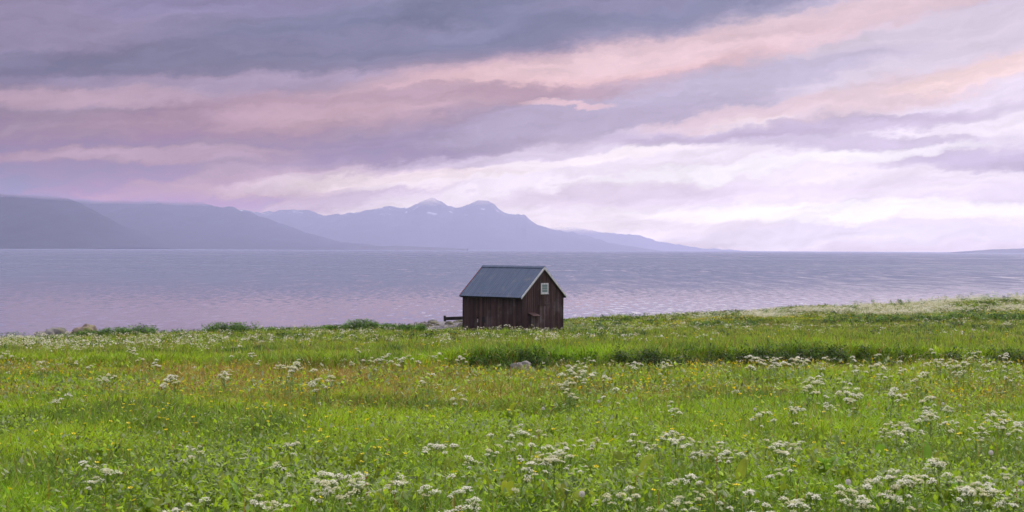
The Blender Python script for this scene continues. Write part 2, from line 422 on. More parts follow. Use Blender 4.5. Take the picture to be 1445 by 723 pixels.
# ------------------------------------------------------------------ haze
def closed_box(name, x0, x1, y0, y1, z0, z1, m):
    mb = MB(); mb.box(x0, x1, y0, y1, z0, z1); return mb.build(name, [m])
HZ, g, b = material('haze_air'); g.n.remove(b)
pv = g.new('ShaderNodeVolumePrincipled'); pv.inputs['Color'].default_value = (.66, .67, .95, 1)
pv.inputs['Density'].default_value = HAZE_D; pv.inputs['Anisotropy'].default_value = .45
g.l.new(pv.outputs[0], g.n['Material Output'].inputs['Volume'])
tag(closed_box('haze', -H - 50, H + 50, -H - 50, H + 50, -4.5, 730, HZ), kind='stuff')
# ------------------------------------------------------------------ grass
def leaf_mat(name, trans=.35, rough=.6, attr=True, colr=None, spec=.25):
    m, g, b = material(name)
    if attr:
        a = g.new('ShaderNodeAttribute', attribute_name='col'); c = a.outputs['Color']
    else: c = colr
    g.put(b.inputs['Base Color'], c); b.inputs['Roughness'].default_value = rough
    b.inputs['Specular IOR Level'].default_value = spec
    t = g.new('ShaderNodeBsdfTranslucent'); g.put(t.inputs[0], c)
    mx = g.new('ShaderNodeMixShader'); mx.inputs[0].default_value = trans
    g.l.new(b.outputs[0], mx.inputs[1]); g.l.new(t.outputs[0], mx.inputs[2]); g.l.new(mx.outputs[0], g.n['Material Output'].inputs[0])
    return m
GRASS = leaf_mat('grass_blade', .4, .6, spec=.18)

def scatter(n_try, y0, y1, dens, margin=1.18, extra=1.5):
    """random points of the visible wedge between y0 and y1; dens(x, y) = points per square metre (numpy)"""
    out = []
    ysl = np.geomspace(y0, y1, max(2, int(math.log(y1 / y0) / .04)))
    for a, b_ in zip(ysl[:-1], ysl[1:]):
        hw = .36 * b_ * margin + extra; area = 2 * hw * (b_ - a)
        xt = np.linspace(-hw, hw, 120); mxd = float(np.max(np.maximum(dens(xt, np.full(120, a)), dens(xt, np.full(120, b_))))) * 1.15
        n = rng.poisson(mxd * area)
        x = rng.uniform(-hw, hw, n); y = rng.uniform(a, b_, n)
        k = rng.random(n) * mxd < dens(x, y); out.append(np.stack([x[k], y[k]], -1))
    return np.concatenate(out)

def blades(p, z, h, wd, lean, bend, col, yaw=None):
    """tapered bent blades: 5 verts, quad + tri"""
    n = len(p); yaw = rng.uniform(0, 2 * np.pi, n) if yaw is None else yaw
    az = rng.uniform(0, 2 * np.pi, n)
    wx, wy = np.cos(yaw) * wd / 2, np.sin(yaw) * wd / 2
    lx, ly = np.cos(az), np.sin(az)
    V = np.empty((n, 5, 3), np.float32)
    def put(k, f, s, side):
        off = h * (lean * f + bend * f * f)
        V[:, k, 0] = p[:, 0] + lx * off + side * wx * s; V[:, k, 1] = p[:, 1] + ly * off + side * wy * s
        V[:, k, 2] = z + h * f * (1 - .35 * (lean + bend) * f)
    put(0, 0, .8, -1); put(1, 0, .8, 1); put(2, .55, 1., 1); put(3, .55, 1., -1); put(4, 1., 0, 0)
    base = (np.arange(n) * 5)[:, None]
    loops = (base + np.array([0, 1, 2, 3, 3, 2, 4])[None]).ravel()
    sizes = np.tile([4, 3], n)
    return V.reshape(-1, 3), sizes, loops, np.repeat(col, 2, 0)

def leaves(p, z, size, asp, tilt, col, n_up=None):
    """small kite-shaped leaves: 4 verts"""
    n = len(p); az = rng.uniform(0, 2 * np.pi, n)
    dx, dy = np.cos(az), np.sin(az); ct, st = np.cos(tilt), np.sin(tilt)
    L = size; W = size * asp
    V = np.empty((n, 4, 3), np.float32)
    for k, (a, s) in enumerate([(0, 0), (.5, 1), (1, 0), (.5, -1)]):
        V[:, k, 0] = p[:, 0] + dx * ct * L * a - dy * W / 2 * s
        V[:, k, 1] = p[:, 1] + dy * ct * L * a + dx * W / 2 * s
        V[:, k, 2] = z + st * L * a - abs(s) * W * .12
    loops = np.arange(n * 4); return V.reshape(-1, 3), np.full(n, 4), loops, col

def join(parts):
    v = []; s = []; l = []; c = []; o = 0
    for a, b_, d, e in parts:
        v.append(a); s.append(b_); l.append(d + o); c.append(e); o += len(a)
    return np.concatenate(v), np.concatenate(s), np.concatenate(l), np.concatenate(c)

C = lambda *a: np.array(a, float)
FRESH, YEL, DARK, OLIVE = C(.22, .375, .014), C(.38, .48, .018), C(.035, .075, .016), C(.13, .17, .022)
STRAW, RED, BLUE = C(.44, .40, .13), C(.34, .17, .04), C(.19, .26, .07)
def pick(n, x, y):
    """base colour of a plant standing at x, y: broad drifts of kinds, then single differences"""
    a = fbm(x * .16 + 3, y * .10, 4); b_ = fbm(x * .55, y * .4 + 40, 3); c3 = fbm(x * .09 + 20, y * .06 + 7, 3)
    w = sm(a, .38, .62)[:, None]
    c = FRESH * (1 - w) + (FRESH * .55 + YEL * .45) * w
    k = sm(b_, .50, .66)[:, None] * .6; c = c * (1 - k) + C(.075, .15, .02) * k
    k = (sm(c3, .5, .62) * sm(y, 42, 50))[:, None] * .25; c = c * (1 - k) + YEL * k
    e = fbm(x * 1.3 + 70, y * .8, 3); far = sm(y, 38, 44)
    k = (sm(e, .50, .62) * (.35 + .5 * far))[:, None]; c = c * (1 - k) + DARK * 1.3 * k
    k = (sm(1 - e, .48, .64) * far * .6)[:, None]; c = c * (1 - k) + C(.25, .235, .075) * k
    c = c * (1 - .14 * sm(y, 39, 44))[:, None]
    # reddish sorrel and seed heads over the drier strip before the bank
    red = 1.6 * sm(y, 20, 27) * (1 - sm(y - ledge_y(x), -1, 1.0)) * (.35 + .65 * (1 - sm(x, -5, 2))) * sm(fbm(x * .3, y * .25 + 9, 3), .36, .6)
    r = rng.random(n)
    t = (r < red * .55)[:, None]; c = np.where(t, c * .3 + RED * .8, c)
    t = (r > 1 - .05 - .12 * red)[:, None]; c = np.where(t, STRAW, c)
    c = c * rng.uniform(.4, 1.75, (n, 1)) * (1 + rng.normal(0, .08, (n, 3)))
    return np.clip(c, .005, .9)
def inside_shed(x, y, m=0.0):
    dx, dy = x - SX, y - SY; lx = dx * .745 - dy * .667; ly = dx * .667 + dy * .745
    return (lx > -SL - m) & (lx < m) & (ly > -m) & (ly < SW + m)
SX, SY, SL, SW = .69, 95.0, 5.4, 4.2
def gheight(x, y):
    L = ledge_y(x); d = y - L
    h = np.where(d < 0, .20, .30)
    h = h * (1 - .4 * (y < 30) * sm(fbm(x * .45 + 2, y * .35, 3), .45, .6))
    h = h + .09 * ledge_s(x) * sm(d, -.2, .3) * (1 - sm(d, 2.0, 7))
    h = h * (.7 + .6 * fbm(x * .5, y * .35, 3))
    h = h * (1 - .55 * sm(d, -.6, -.1) * (1 - sm(d, .3, .8)) * sm(ledge_s(x), .5, .9))
    h = h + .10 * sm(fbm(x * .8 + 9, y * .5, 2), .58, .75)
    h = h * (1 - .6 * sm(y, 80, 88) * (1 - sm(np.abs(x - .5), 5, 11)))
    h = h + .16 * sm(y - gl(x), -2.5, -.5) * sm(fbm(x * .5, y * 0, 2), .35, .6)
    return h
def gdens(scale):
    def f(x, y):
        d = np.maximum(y, 1.0)
        v = scale * np.minimum(1.0, (13.0 / d) ** 1.55)
        v = v * (y < gl(x)) * ~inside_shed(x, y, .05)
        return v
    return f
p = scatter(0, 5.6, 112, gdens(2600))
x, y = p[:, 0], p[:, 1]; n = len(p)
print('blades', n)
h = gheight(x, y) * rng.uniform(.55, 1.25, n)
wd = .0062 * np.maximum(1, y / 13) ** .95 * rng.uniform(.6, 1.5, n) * np.where(rng.random(n) < .12, 2.0, 1.0)
parts = [blades(p, height(x, y) - .02, h, wd, rng.uniform(.0, .45, n), rng.uniform(.1, .9, n), pick(n, x, y))]
# thin flowering culms above the leaves, straw and reddish
p = scatter(0, 5.6, 100, lambda x, y: gdens(90)(x, y) * (.35 + 1.0 * sm(y, 18, 30)) * (1 - .35 * sm(y, 38, 42)))
x, y = p[:, 0], p[:, 1]; n = len(p)
cc = np.where(rng.random((n, 1)) < .5, STRAW * .9, RED * 1.1) * rng.uniform(.6, 1.2, (n, 1))
cc = np.where(rng.random((n, 1)) < np.where(y > 39, .7, .5)[:, None], (FRESH + YEL) * .6, cc)
parts.append(blades(p, height(x, y), gheight(x, y) * rng.uniform(1.15, 1.6, n) + .04, .0036 * np.maximum(1, y / 13) ** .8, rng.uniform(0, .2, n), rng.uniform(0, .35, n), cc))
v, s, l, c = join(parts)
tag(link('meadow_grass', np_mesh('meadow_grass', v, s, l, [GRASS], face_col=c)), kind='stuff')

# low broad leaves between the grass (clover, lady's mantle, yarrow)
p = scatter(0, 5.6, 40, lambda x, y: 1500 * np.minimum(1, (10 / np.maximum(y, 1)) ** 1.7) * (1 - .75 * sm(y, 13, 22)) * (y < 36) * (.25 + .75 * sm(fbm(x * .45 + 2, y * .35, 3), .42, .6)))
x, y = p[:, 0], p[:, 1]; n = len(p)
cc = np.where(rng.random((n, 1)) < .3, BLUE, FRESH * .6 + YEL * .4) * rng.uniform(.4, 1.5, (n, 1))
cc = np.where(rng.random((n, 1)) < .12, C(.34, .40, .20), cc)
lv = [leaves(p, height(x, y) + rng.uniform(.03, .27, n) * (.6 + .8 * fbm(x * .8, y * .6, 3)), rng.uniform(.02, .075, n) * np.maximum(1, y / 16), rng.uniform(.25, .7, n), rng.uniform(-.2, 1.2, n), np.clip(cc, 0, .9))]
v, s, l, c = join(lv)
tag(link('ground_cover', np_mesh('ground_cover', v, s, l, [GRASS], face_col=c)), kind='stuff')

# dark leafy weeds on the bank, along the shore edge and before the flower strip
def weeds(pts, hts, nleaf, size, cols):
    n = len(pts); rep = np.repeat(np.arange(n), nleaf)
    m = len(rep); f = rng.random(m) ** 1.1
    rad = .13 * hts[rep] / .5 + .02
    q = pts[rep] + rng.normal(0, 1, (m, 2)) * (rad * (1.1 - .6 * f))[:, None]
    z = height(pts[:, 0], pts[:, 1])[rep] + f * hts[rep]
    return leaves(q, z, size[rep] * rng.uniform(.6, 1.3, m), rng.uniform(.3, .55, m), rng.uniform(-.8, .7, m), np.clip(cols[rep] * rng.uniform(.6, 1.5, (m, 1)), .004, .9))
def weed_density(x, y):
    L = ledge_y(x)
    d = y - L
    a = 60 * ledge_s(x) * (ledge_s(x) > .6) * np.exp(-((d - .25) / .35) ** 2) * (.35 + .9 * sm(fbm(x * .5 + 8, y * 0 + 2, 3), .38, .6))
    g_ = gl(x)
    b_ = 34 * np.exp(-((y - g_ + 1.2) / .9) ** 2) * (.45 + sm(fbm(x * .35 + 1, x * 0 + 5, 3), .32, .48)) * (x < -6)
    c_ = 11 * np.exp(-((y - 92.6 - 0.05 * (x - 12)) / 1.1) ** 2) * sm(x, 8, 11) * sm(fbm(x * .22 + 30, x * 0 + 5, 2), .42, .56)
    e_ = 3.5 * np.exp(-((y - g_ + .8) / .8) ** 2) * (x > 6) * sm(fbm(x * .3 + 11, x * 0 + 5, 3), .38, .58)
    f_ = .8 * sm(y, 41, 46) * sm(fbm(x * .35 + 50, y * .25 + 8, 3), .56, .66) + .9 * (1 - sm(y, 33, 36)) * sm(fbm(x * .6 + 50, y * .4 + 8, 3), .50, .64)
    return (a + b_ + c_ + e_ + f_) * (y < g_)
for k_, (a_, b_) in enumerate([(6.5, 44), (44, 86), (86, 118)]):
    p = scatter(0, a_, b_, weed_density); p = p[~inside_shed(p[:, 0], p[:, 1], .3)]
    x, y = p[:, 0], p[:, 1]; n = len(p); far = y > 60
    d_ = 0
    hts = np.where(y > 86, np.where(x < -6, rng.uniform(.3, .62, n) * (.75 + .75 * sm(fbm(x * .5 + 21, x * 0, 3), .4, .65)), rng.uniform(.2, .5, n)), rng.uniform(.2, .44, n)) * np.where(y < 34, .7, 1.0)
    size = np.where(far, .15, np.where(y < 34, .045, .08))
    cc = np.where(rng.random((n, 1)) < .7, DARK * .75, C(.07, .14, .022)) * rng.uniform(.8, 1.3, (n, 1)) * np.where(y > 90, 1.8, 1.0)[:, None] * np.array([1.15, 1.15, .6])
    cc = np.where((y < 32)[:, None], np.where(rng.random((n, 1)) < .55, C(.10, .20, .03), C(.17, .27, .05)) * rng.uniform(.8, 1.3, (n, 1)), cc)
    v, s, l, c = weeds(p, hts, 60 if a_ < 50 else 34, size, cc)
    print('weeds', n)
    tag(link('leafy_weeds', np_mesh('leafy_weeds', v, s, l, [GRASS], face_col=c)), kind='stuff')

# ------------------------------------------------------------------ flowers
def flower_mat(name, col, trans=.45, rough=.7):
    return leaf_mat(name, trans, rough, attr=False, colr=col, spec=.2)
WHITE = flower_mat('white_petals', (.86, .84, .70, 1)); CREAM = flower_mat('cream_petals', (.74, .72, .48, 1))
YELP = flower_mat('yellow_petals', (.88, .70, .01, 1), .25, .5); STEM = flower_mat('green_stem', (.13, .20, .04, 1), .15)
FLUFF = flower_mat('seed_fluff', (.62, .58, .54, 1), .4); REDM = flower_mat('rust_seed_spike', (.34, .12, .05, 1), .2)
LEAFM = flower_mat('broad_leaf', (.14, .25, .03, 1), .4, .5)

def umbel_mesh(i, rr):
    """one compound umbel: rays and little domed clusters of white florets, origin at its stalk"""
    mb = MB(); R_ = rr.uniform(.020, .034); dome = rr.uniform(.5, 1.1)
    k = rr.randint(11, 17)
    for j in range(k):
        a = j * 2.39996 + rr.uniform(-.3, .3); r = R_ * math.sqrt((j + .5) / k)
        c = Vector((math.cos(a) * r, math.sin(a) * r, .028 + dome * (R_ - r) * .7 + rr.uniform(-.002, .003)))
        mb.tube([(0, 0, 0), (c.x * .9, c.y * .9, c.z - .004)], .0006, 3, 1)
        for f in range(8):
            t = rr.uniform(0, 6.28); rad = .0068 * math.sqrt(rr.random())
            fc = c + Vector((math.cos(t) * rad, math.sin(t) * rad, rr.uniform(-.003, .004)))
            s_ = rr.uniform(.0026, .0042); u = rr.uniform(0, 1.57); tl = rr.uniform(-.5, .5)
            e1 = Vector((math.cos(u), math.sin(u), tl)) * s_; e2 = Vector((-math.sin(u), math.cos(u), rr.uniform(-.5, .5))) * s_
            mb.poly([fc + e1, fc + e2, fc - e1, fc - e2], 0)
    return mb.mesh('flower_head', [WHITE if i % 3 else CREAM, STEM], fix=False)
rr = random.Random(4)
UMB = [umbel_mesh(i, rr) for i in range(7)]
def parsley_proto(i, rr):
    """branched stem with ferny leaves; returns stem mesh + umbel placements"""
    mb = MB(); H_ = rr.uniform(.25, .42); heads = []
    top = Vector((rr.uniform(-.05, .05), rr.uniform(-.05, .05), H_))
    mid = Vector((top.x * .3, top.y * .3, H_ * .5))
    mb.tube([(0, 0, -.03), mid, top], [.0036, .003, .002], 4, 0); heads.append(top)
    for b_ in range(rr.randint(2, 5)):
        f = rr.uniform(.4, .85); a = rr.uniform(0, 6.28); st = mid.lerp(top, (f - .5) * 2) if f > .5 else Vector((0, 0, -.03)).lerp(mid, f * 2)
        ln = rr.uniform(.035, .11); en = Vector((st.x + math.cos(a) * ln, st.y + math.sin(a) * ln, min(H_ + .03, st.z + ln * rr.uniform(1.0, 1.7))))
        mb.tube([st, st.lerp(en, .5) + Vector((math.cos(a), math.sin(a), 0)) * .012, en], [.0022, .0018, .0014], 3, 0); heads.append(en)
    for b_ in range(6):                                   # leaves
        z = rr.uniform(.05, H_ * .5); a = rr.uniform(0, 6.28); L_ = rr.uniform(.10, .2); sx_ = mid.x * (z + .03) / (mid.z + .03); sy_ = mid.y * (z + .03) / (mid.z + .03)
        mb.tube([(sx_, sy_, z - .004)] + [(math.cos(a) * L_ * q_ / 7, math.sin(a) * L_ * q_ / 7, z + .06 * math.sin(q_ / 7 * 3)) for q_ in (1, 3, 5, 7)], .0011, 3, 0)
        for s_ in range(7):
            f = (s_ + 1) / 7; cx, cy_ = math.cos(a) * L_ * f, math.sin(a) * L_ * f; wz = z + .06 * math.sin(f * 3)
            for sd_ in (-1, 1):
                t = a + sd_ * 1.0; w_ = .05 * (1.15 - f)
                e = Vector((cx + math.cos(t) * w_, cy_ + math.sin(t) * w_, wz + .008)); o_ = Vector((-math.sin(t), math.cos(t), .3)) * .006
                b0 = Vector((cx, cy_, wz)); mb.poly([b0, b0.lerp(e, .6) + o_, e, b0.lerp(e, .6) - o_], 1)
    return mb.mesh('stem', [STEM, LEAFM], fix=False), heads, H_
PROTO = [parsley_proto(i, rr) for i in range(9)]

def ground_hit(px, py, hf):
    """where the sight line of a photo pixel comes down to hf above the ground"""
    d = ray(px, py); t = 3.0; o = Vector((0, 0, CAMZ))
    ts = np.geomspace(3, 140, 1400); X_ = d.x / d.y * ts; Z_ = CAMZ + d.z / d.y * ts
    g_ = height(X_, ts) + hf; k = np.argmax(Z_ < g_)
    return float(X_[k]), float(ts[k])

CL = {
 'at the left edge by the reddish grass': [(144, 544), (232, 551), (222, 520), (87, 572), (107, 520), (5, 508), (188, 507), (60, 524), (196, 525)],
 'in the grass left of the middle, below the reddish strip': [(269, 628), (265, 641), (408, 628), (408, 655), (340, 633), (151, 677), (133, 655)],
 'near the bottom left, low in the grass': [(454, 685), (383, 715), (282, 719), (114, 695), (242, 717), (470, 678), (448, 692), (462, 699), (372, 719)],
 'on the reddish strip left of the shed': [(393, 520), (403, 540), (447, 547), (447, 560), (336, 510), (418, 530), (356, 515), (320, 540)],
 'just below the shed, in front of the low bank': [(500, 514), (561, 517), (591, 517), (651, 514), (648, 576), (642, 570), (530, 520), (600, 553), (545, 515), (612, 508)],
 'in the broad white drift at the centre of the foreground': [(722, 609), (608, 631), (631, 631), (614, 645), (698, 630), (730, 633), (779, 621), (794, 623), (779, 645), (806, 625), (690, 640), (712, 622), (738, 616), (765, 625), (820, 630), (770, 640), (795, 648), (755, 632), (785, 655), (836, 623), (845, 626), (812, 650), (740, 646), (660, 648)],
 'at the bottom centre': [(561, 667), (507, 677), (500, 688), (487, 702), (648, 685), (655, 688), (614, 712), (641, 719), (880, 717), (860, 698), (924, 719), (676, 715), (520, 684), (552, 688), (733, 672), (750, 668), (905, 708), (935, 700)],
 'before the dark bank right of the shed': [(811, 527), (820, 544), (796, 552), (813, 567), (863, 569), (893, 524), (940, 530), (803, 560), (828, 548), (806, 548), (823, 530)],
 'in the white drift right of centre': [(897, 626), (944, 576), (949, 609), (951, 625), (983, 628), (1020, 631), (993, 636), (1003, 628), (1094, 624), (1111, 641), (1101, 663), (1028, 640), (1100, 630), (1115, 646), (940, 615), (960, 622), (912, 630), (952, 584)],
 'along the bottom right of centre': [(970, 682), (980, 690), (972, 702), (1078, 712), (1121, 712), (1148, 708), (1205, 705), (1212, 715), (1198, 718), (1130, 706), (1225, 719), (1045, 708), (995, 716)],
 'by the right foreground, halfway down the meadow': [(1141, 556), (1138, 567), (1158, 572), (1202, 576), (1084, 591), (1075, 590), (1150, 566), (1170, 575), (1256, 571), (1266, 568), (1185, 542), (1196, 570), (1209, 572), (1128, 580), (1120, 590)],
 'in the largest white drift at the right': [(1252, 604), (1283, 598), (1310, 574), (1316, 581), (1343, 599), (1377, 614), (1270, 600), (1295, 590), (1302, 585), (1325, 588), (1262, 607), (1276, 612), (1290, 605), (1315, 596), (1348, 606), (1245, 598), (1335, 580), (1305, 600)],
 'at the right edge, halfway down': [(1393, 598), (1417, 591), (1434, 606), (1410, 600), (1400, 592), (1426, 600), (1437, 593), (1385, 608), (1422, 586), (1430, 612)],
 'in the bottom right corner': [(1252, 682), (1279, 675), (1289, 685), (1269, 708), (1330, 663), (1320, 665), (1363, 685), (1377, 695), (1420, 675), (1424, 705), (1260, 688), (1272, 683), (1300, 680), (1245, 690), (1355, 678), (1368, 684), (1380, 700), (1402, 688), (1428, 680), (1242, 678), (1385, 690), (1410, 702)],
 'at the top right of the near meadow, before the bank': [(1078, 517), (1101, 519), (1125, 522), (1245, 519), (1208, 524), (1330, 522), (1340, 530), (1410, 519), (1387, 534), (1363, 530), (1245, 535), (1296, 544), (1373, 512), (1430, 537), (1161, 520), (1090, 514), (1085, 524), (1110, 526), (1140, 517), (1350, 520), (1320, 515), (1400, 526), (1435, 524), (1068, 530), (1225, 528), (1275, 530), (1420, 516)],
}
def add_parsley(x, y, sc, where):
    me, heads, H_ = PROTO[rr.randrange(len(PROTO))]
    rz = rr.uniform(0, 6.28)
    t = empty('cow_parsley', (x, y, float(height(x, y))), rz); t.scale = (sc, sc, sc)
    tag(t, 'white cow parsley ' + where, 'wildflower', 'cow parsley ' + where)
    link('stem', me, t)
    for hpos in heads:
        f = link('flower_head', UMB[rr.randrange(len(UMB))], t); f.location = hpos
        s_ = rr.uniform(.8, 1.5); f.scale = (s_, s_, s_); f.rotation_euler = (rr.uniform(-.3, .3), rr.uniform(-.3, .3), rr.uniform(0, 6.28))
np_ = 0
for where, pts in CL.items():
    for (px, py) in pts:
        k = 1 if np_ > 285 else (2 if py < 560 and rr.random() < .75 else 1)
        for j in range(k):
            x, y = ground_hit(px + rr.uniform(-3, 3) * (1 + 3 * j), py + rr.uniform(-2, 2), .33)
            add_parsley(x + j * rr.uniform(-.2, .2), y + j * rr.uniform(-.3, .3), rr.uniform(.85, 1.1) * (1.4 if py < 575 else 1.0), where); np_ += 1
print('parsley', np_)

# the white flowers further off, too many to count
def small_clusters(p, z, n_each, spread, size, col, tl=1.1):
    rep = np.repeat(np.arange(len(p)), n_each); m = len(rep)
    off = rng.normal(0, 1, (m, 2)) * spread[rep][:, None] * .5
    q = p[rep] + off; zz = z[rep] - (off ** 2).sum(1) / np.maximum(spread[rep], 1e-3) * .35 + rng.uniform(-.02, .02, m)
    return leaves(q, zz, size[rep] * rng.uniform(.6, 1.3, m), np.ones(m), rng.uniform(-tl, tl, m), col[rep] * rng.uniform(.85, 1.1, (m, 1)))
def far_white(x, y):
    n_ = fbm(x * .25 + 4, y * .12 + 60, 4); n2_ = fbm(x * .9, y * .5 + 13, 2)
    L = ledge_y(x)
    a = .55 * (y > L + 1) * sm(n_, .42, .62)
    a = a * (1 + 1.2 * sm(-x, 2, 18)) * (1 - .9 * sm(y, 70, 90) * sm(-x, 6, 12)) * (1 - .75 * sm(x, 2, 9) * (1 - sm(y, 72, 86)))
    left_front = 1.0 * (1 - sm(x, -9, -6)) * sm(y, 36, 39) * (1 - sm(y, 50, 60)) * sm(n2_, .35, .6)
    strip = 24.0 * sm(x, 9, 15) * sm(y, 95.5, 98) * (1 - sm(y - gl(x), -6.5, -3)) * (.12 + sm(fbm(x * .45 + 7, y * .22, 4), .40, .62))
    byshed = 3.5 * sm(y, 99, 101) * sm(x, 4.2, 5) * (1 - sm(x, 8, 13)) * sm(n2_, .3, .6) + 1.6 * (y > 91) * (y < 97) * (np.abs(x + 2) < 9) * sm(n2_, .45, .6)
    near = 1.9 * (y < L) * sm(y, 9, 14) * sm(n2_, .45, .6) + 3.2 * (1 - sm(y - L, -1.5, -.5)) * sm(y, 23, 30) * (.15 + sm(x, 3, 7) + .35 * (1 - sm(x, -9, -6))) * sm(n2_, .48, .66)
    a = a * 1.6
    return (near + a + left_front + strip + byshed) * (y < gl(x) - .2) * ~inside_shed(x, y, .3) * (1 - .7 * (y > 88) * (y < 96) * (np.abs(x) < 7))
p = scatter(0, 9, 118, far_white); x, y = p[:, 0], p[:, 1]; n = len(p); print('far white', n)
cc = np.where(rng.random((n, 1)) < .5, C(.80, .77, .60), C(.62, .58, .34))
v, s, l, c = small_clusters(p, height(x, y) + gheight(x, y) * .9 + rng.uniform(.02, .28, n) * np.where(y < 30, .45, 1), 9, rng.uniform(.10, .24, n) * np.where((np.abs(x) < 7) & (y > 88) & (y < 97), .6, 1) * np.where(y < 24, .28, np.where(y < 40, .6, 1)), rng.uniform(.035, .065, n) * np.where(y < 24, .22, np.where(y < 40, .45, 1)), cc)
tag(link('distant_white_flowers', np_mesh('distant_white_flowers', v, s, l, [GRASS], face_col=c)), kind='stuff')

# buttercups: five cupped petals on a thin stalk
def buttercup_mesh(i, rr):
    mb = MB(); H_ = rr.uniform(.24, .38); t = Vector((rr.uniform(-.04, .04), rr.uniform(-.04, .04), H_))
    mb.tube([(0, 0, 0), (t.x * .4, t.y * .4, H_ * .6), t], .0013, 3, 1)
    tl = Matrix.Rotation(rr.uniform(-.5, .5), 3, 'X') @ Matrix.Rotation(rr.uniform(-.5, .5), 3, 'Y')
    for k in range(5):
        a = k * 2 * math.pi / 5
        P_ = lambda r, da, z: t + tl @ Vector((math.cos(a + da) * r, math.sin(a + da) * r, z))
        mb.poly([P_(.001, 0, 0), P_(.008, -.55, .003), P_(.0125, -.35, .007), P_(.0135, 0, .0075), P_(.0125, .35, .007), P_(.008, .55, .003)], 0)
    mb.tube([t + tl @ Vector((0, 0, .0)), t + tl @ Vector((0, 0, .005))], [.003, .002], 5, 1)
    return mb.mesh('buttercup', [YELP, STEM], fix=False)
BC = [buttercup_mesh(i, rr) for i in range(6)]
def yellow_dens(x, y):
    n_ = fbm(x * .5 + 14, y * .3 + 6, 3); L = ledge_y(x)
    a = sm(n_, .45, .68) * (1.0 + 4.0 * sm(y, 11, 20)) + .5
    a = a + 5 * sm(y - L, -4, -1) * sm(fbm(x * .4 + 3, y * .2, 3), .42, .6)
    return a * (y < L)
p = scatter(0, 6.5, 40, lambda x, y: yellow_dens(x, y), margin=1.0, extra=.2)
ordr = np.argsort(p[:, 1]); p = p[ordr]; print('buttercups', len(p))
zones = [('at the far left', -9), ('left of the middle', -.17), ('around the middle', .0), ('right of the middle', .17), ('at the far right', 9)]
def zone(x, y):
    u = x / y
    a = 'far left' if u < -.216 else 'left' if u < -.072 else 'middle' if u < .072 else 'right' if u < .216 else 'far right'
    b_ = 'nearest grass' if y < 12 else 'near meadow' if y < 19 else 'reddish strip before the bank'
    return a, b_
for i in range(min(290, len(p))):
    x, y = p[i]; o = link('buttercup', BC[i % 6]); o.location = (x, y, float(height(x, y))); o.rotation_euler = (0, 0, rr.uniform(0, 6.28))
    s_ = rr.uniform(1.2, 1.8); o.scale = (s_, s_, 1.1)
    a, b_ = zone(x, y); tag(o, 'yellow buttercup on thin stalk in the %s, %s of photo' % (b_, a), 'buttercup', 'buttercups in the %s, %s' % (b_, a))
pr = p[290:]
p2 = scatter(0, 90, 118, lambda x, y: 10.0 * sm(x, 8, 14) * (.1 + sm(fbm(x * .35 + 2, y * .5, 3), .40, .6)) * (sm(y, 93.4, 94.6) * (1 - sm(y, 97.5, 100))) + .5 * (np.abs(x - 7) < 9) * (y < 94) * sm(fbm(x * .3 + 6, y * .5, 3), .42, .6))
p3 = scatter(0, 40, 95, lambda x, y: .35 * sm(fbm(x * .3 + 6, y * .2, 3), .48, .6) * ~inside_shed(x, y, .3) * (y < gl(x)))
pp = np.concatenate([pr, p2, p3]); x, y = pp[:, 0], pp[:, 1]; n = len(pp)
far = y > 41
cc = np.tile(C(.86, .64, .012), (n, 1)) * rng.uniform(.8, 1.1, (n, 1))
v, s, l, c = small_clusters(pp, height(x, y) + np.where(far, gheight(x, y) * .95, rng.uniform(.22, .34, n)), 4, np.where(far, .10, .018), np.where(far, .045, .032) * rng.uniform(.8, 1.2, n), cc)
tag(link('distant_buttercups', np_mesh('distant_buttercups', v, s, l, [GRASS], face_col=c)), kind='stuff')

# rust-coloured sorrel spikes: thin leaning stalks with rough seed spikes
p = scatter(0, 7, 40, lambda x, y: (4.0 * sm(y, 19, 26) * (.3 + .9 * (1 - sm(x, -5, 3))) * sm(fbm(x * .3, y * .25 + 9, 3), .36, .6) + .35 + 2.5 * sm(y - ledge_y(x), -2, -.6)) * (y < ledge_y(x)))
x, y = p[:, 0], p[:, 1]; n = len(p); print('sorrel', n)
z0 = height(x, y) + rng.uniform(.20, .30, n)
sp = leaves(np.repeat(p, 7, 0) + rng.normal(0, .006, (7 * n, 2)), np.repeat(z0, 7) + np.tile(np.arange(7) * .022, n), np.full(7 * n, .022), np.full(7 * n, .6), rng.uniform(.3, 1.3, 7 * n), np.repeat(C(.34, .15, .06) * rng.uniform(.6, 1.4, (n, 1)), 7, 0))
st = blades(p, height(x, y), z0 - height(x, y) + .16, np.full(n, .004), np.zeros(n), np.zeros(n), np.tile(C(.25, .16, .05), (n, 1)))
v, s, l, c = join([sp, st])
tag(link('sorrel', np_mesh('sorrel', v, s, l, [GRASS], face_col=c)), kind='stuff')

# dandelion clocks
def clock_meshes(rr):
    mb = MB(); mb.tube([(0, 0, 0), (.01, .004, .16), (.012, .008, .33)], [.0024, .0022, .0018], 5, 0); st = mb.mesh('stem', [STEM], fix=False)
    mb = MB(); c = Vector((0, 0, 0))
    for k in range(90):
        zc = 1 - 2 * (k + .5) / 90; a = k * 2.39996; r = math.sqrt(1 - zc * zc); d = Vector((r * math.cos(a), r * math.sin(a), zc))
        u = d.cross(Vector((.3, .5, .8))).normalized(); w_ = d.cross(u); t = d * .021
        mb.poly([t + u * .0045, t + w_ * .0045, t - u * .0045, t - w_ * .0045], 0)
        mb.poly([d * .004 + u * .0004, d * .021, d * .004 - u * .0004], 0)
    mb.tube([(0, 0, -.005), (0, 0, .004)], .005, 6, 1)
    return st, mb.mesh('seed_head', [FLUFF, STEM], fix=False)
cst, chd = clock_meshes(rr)
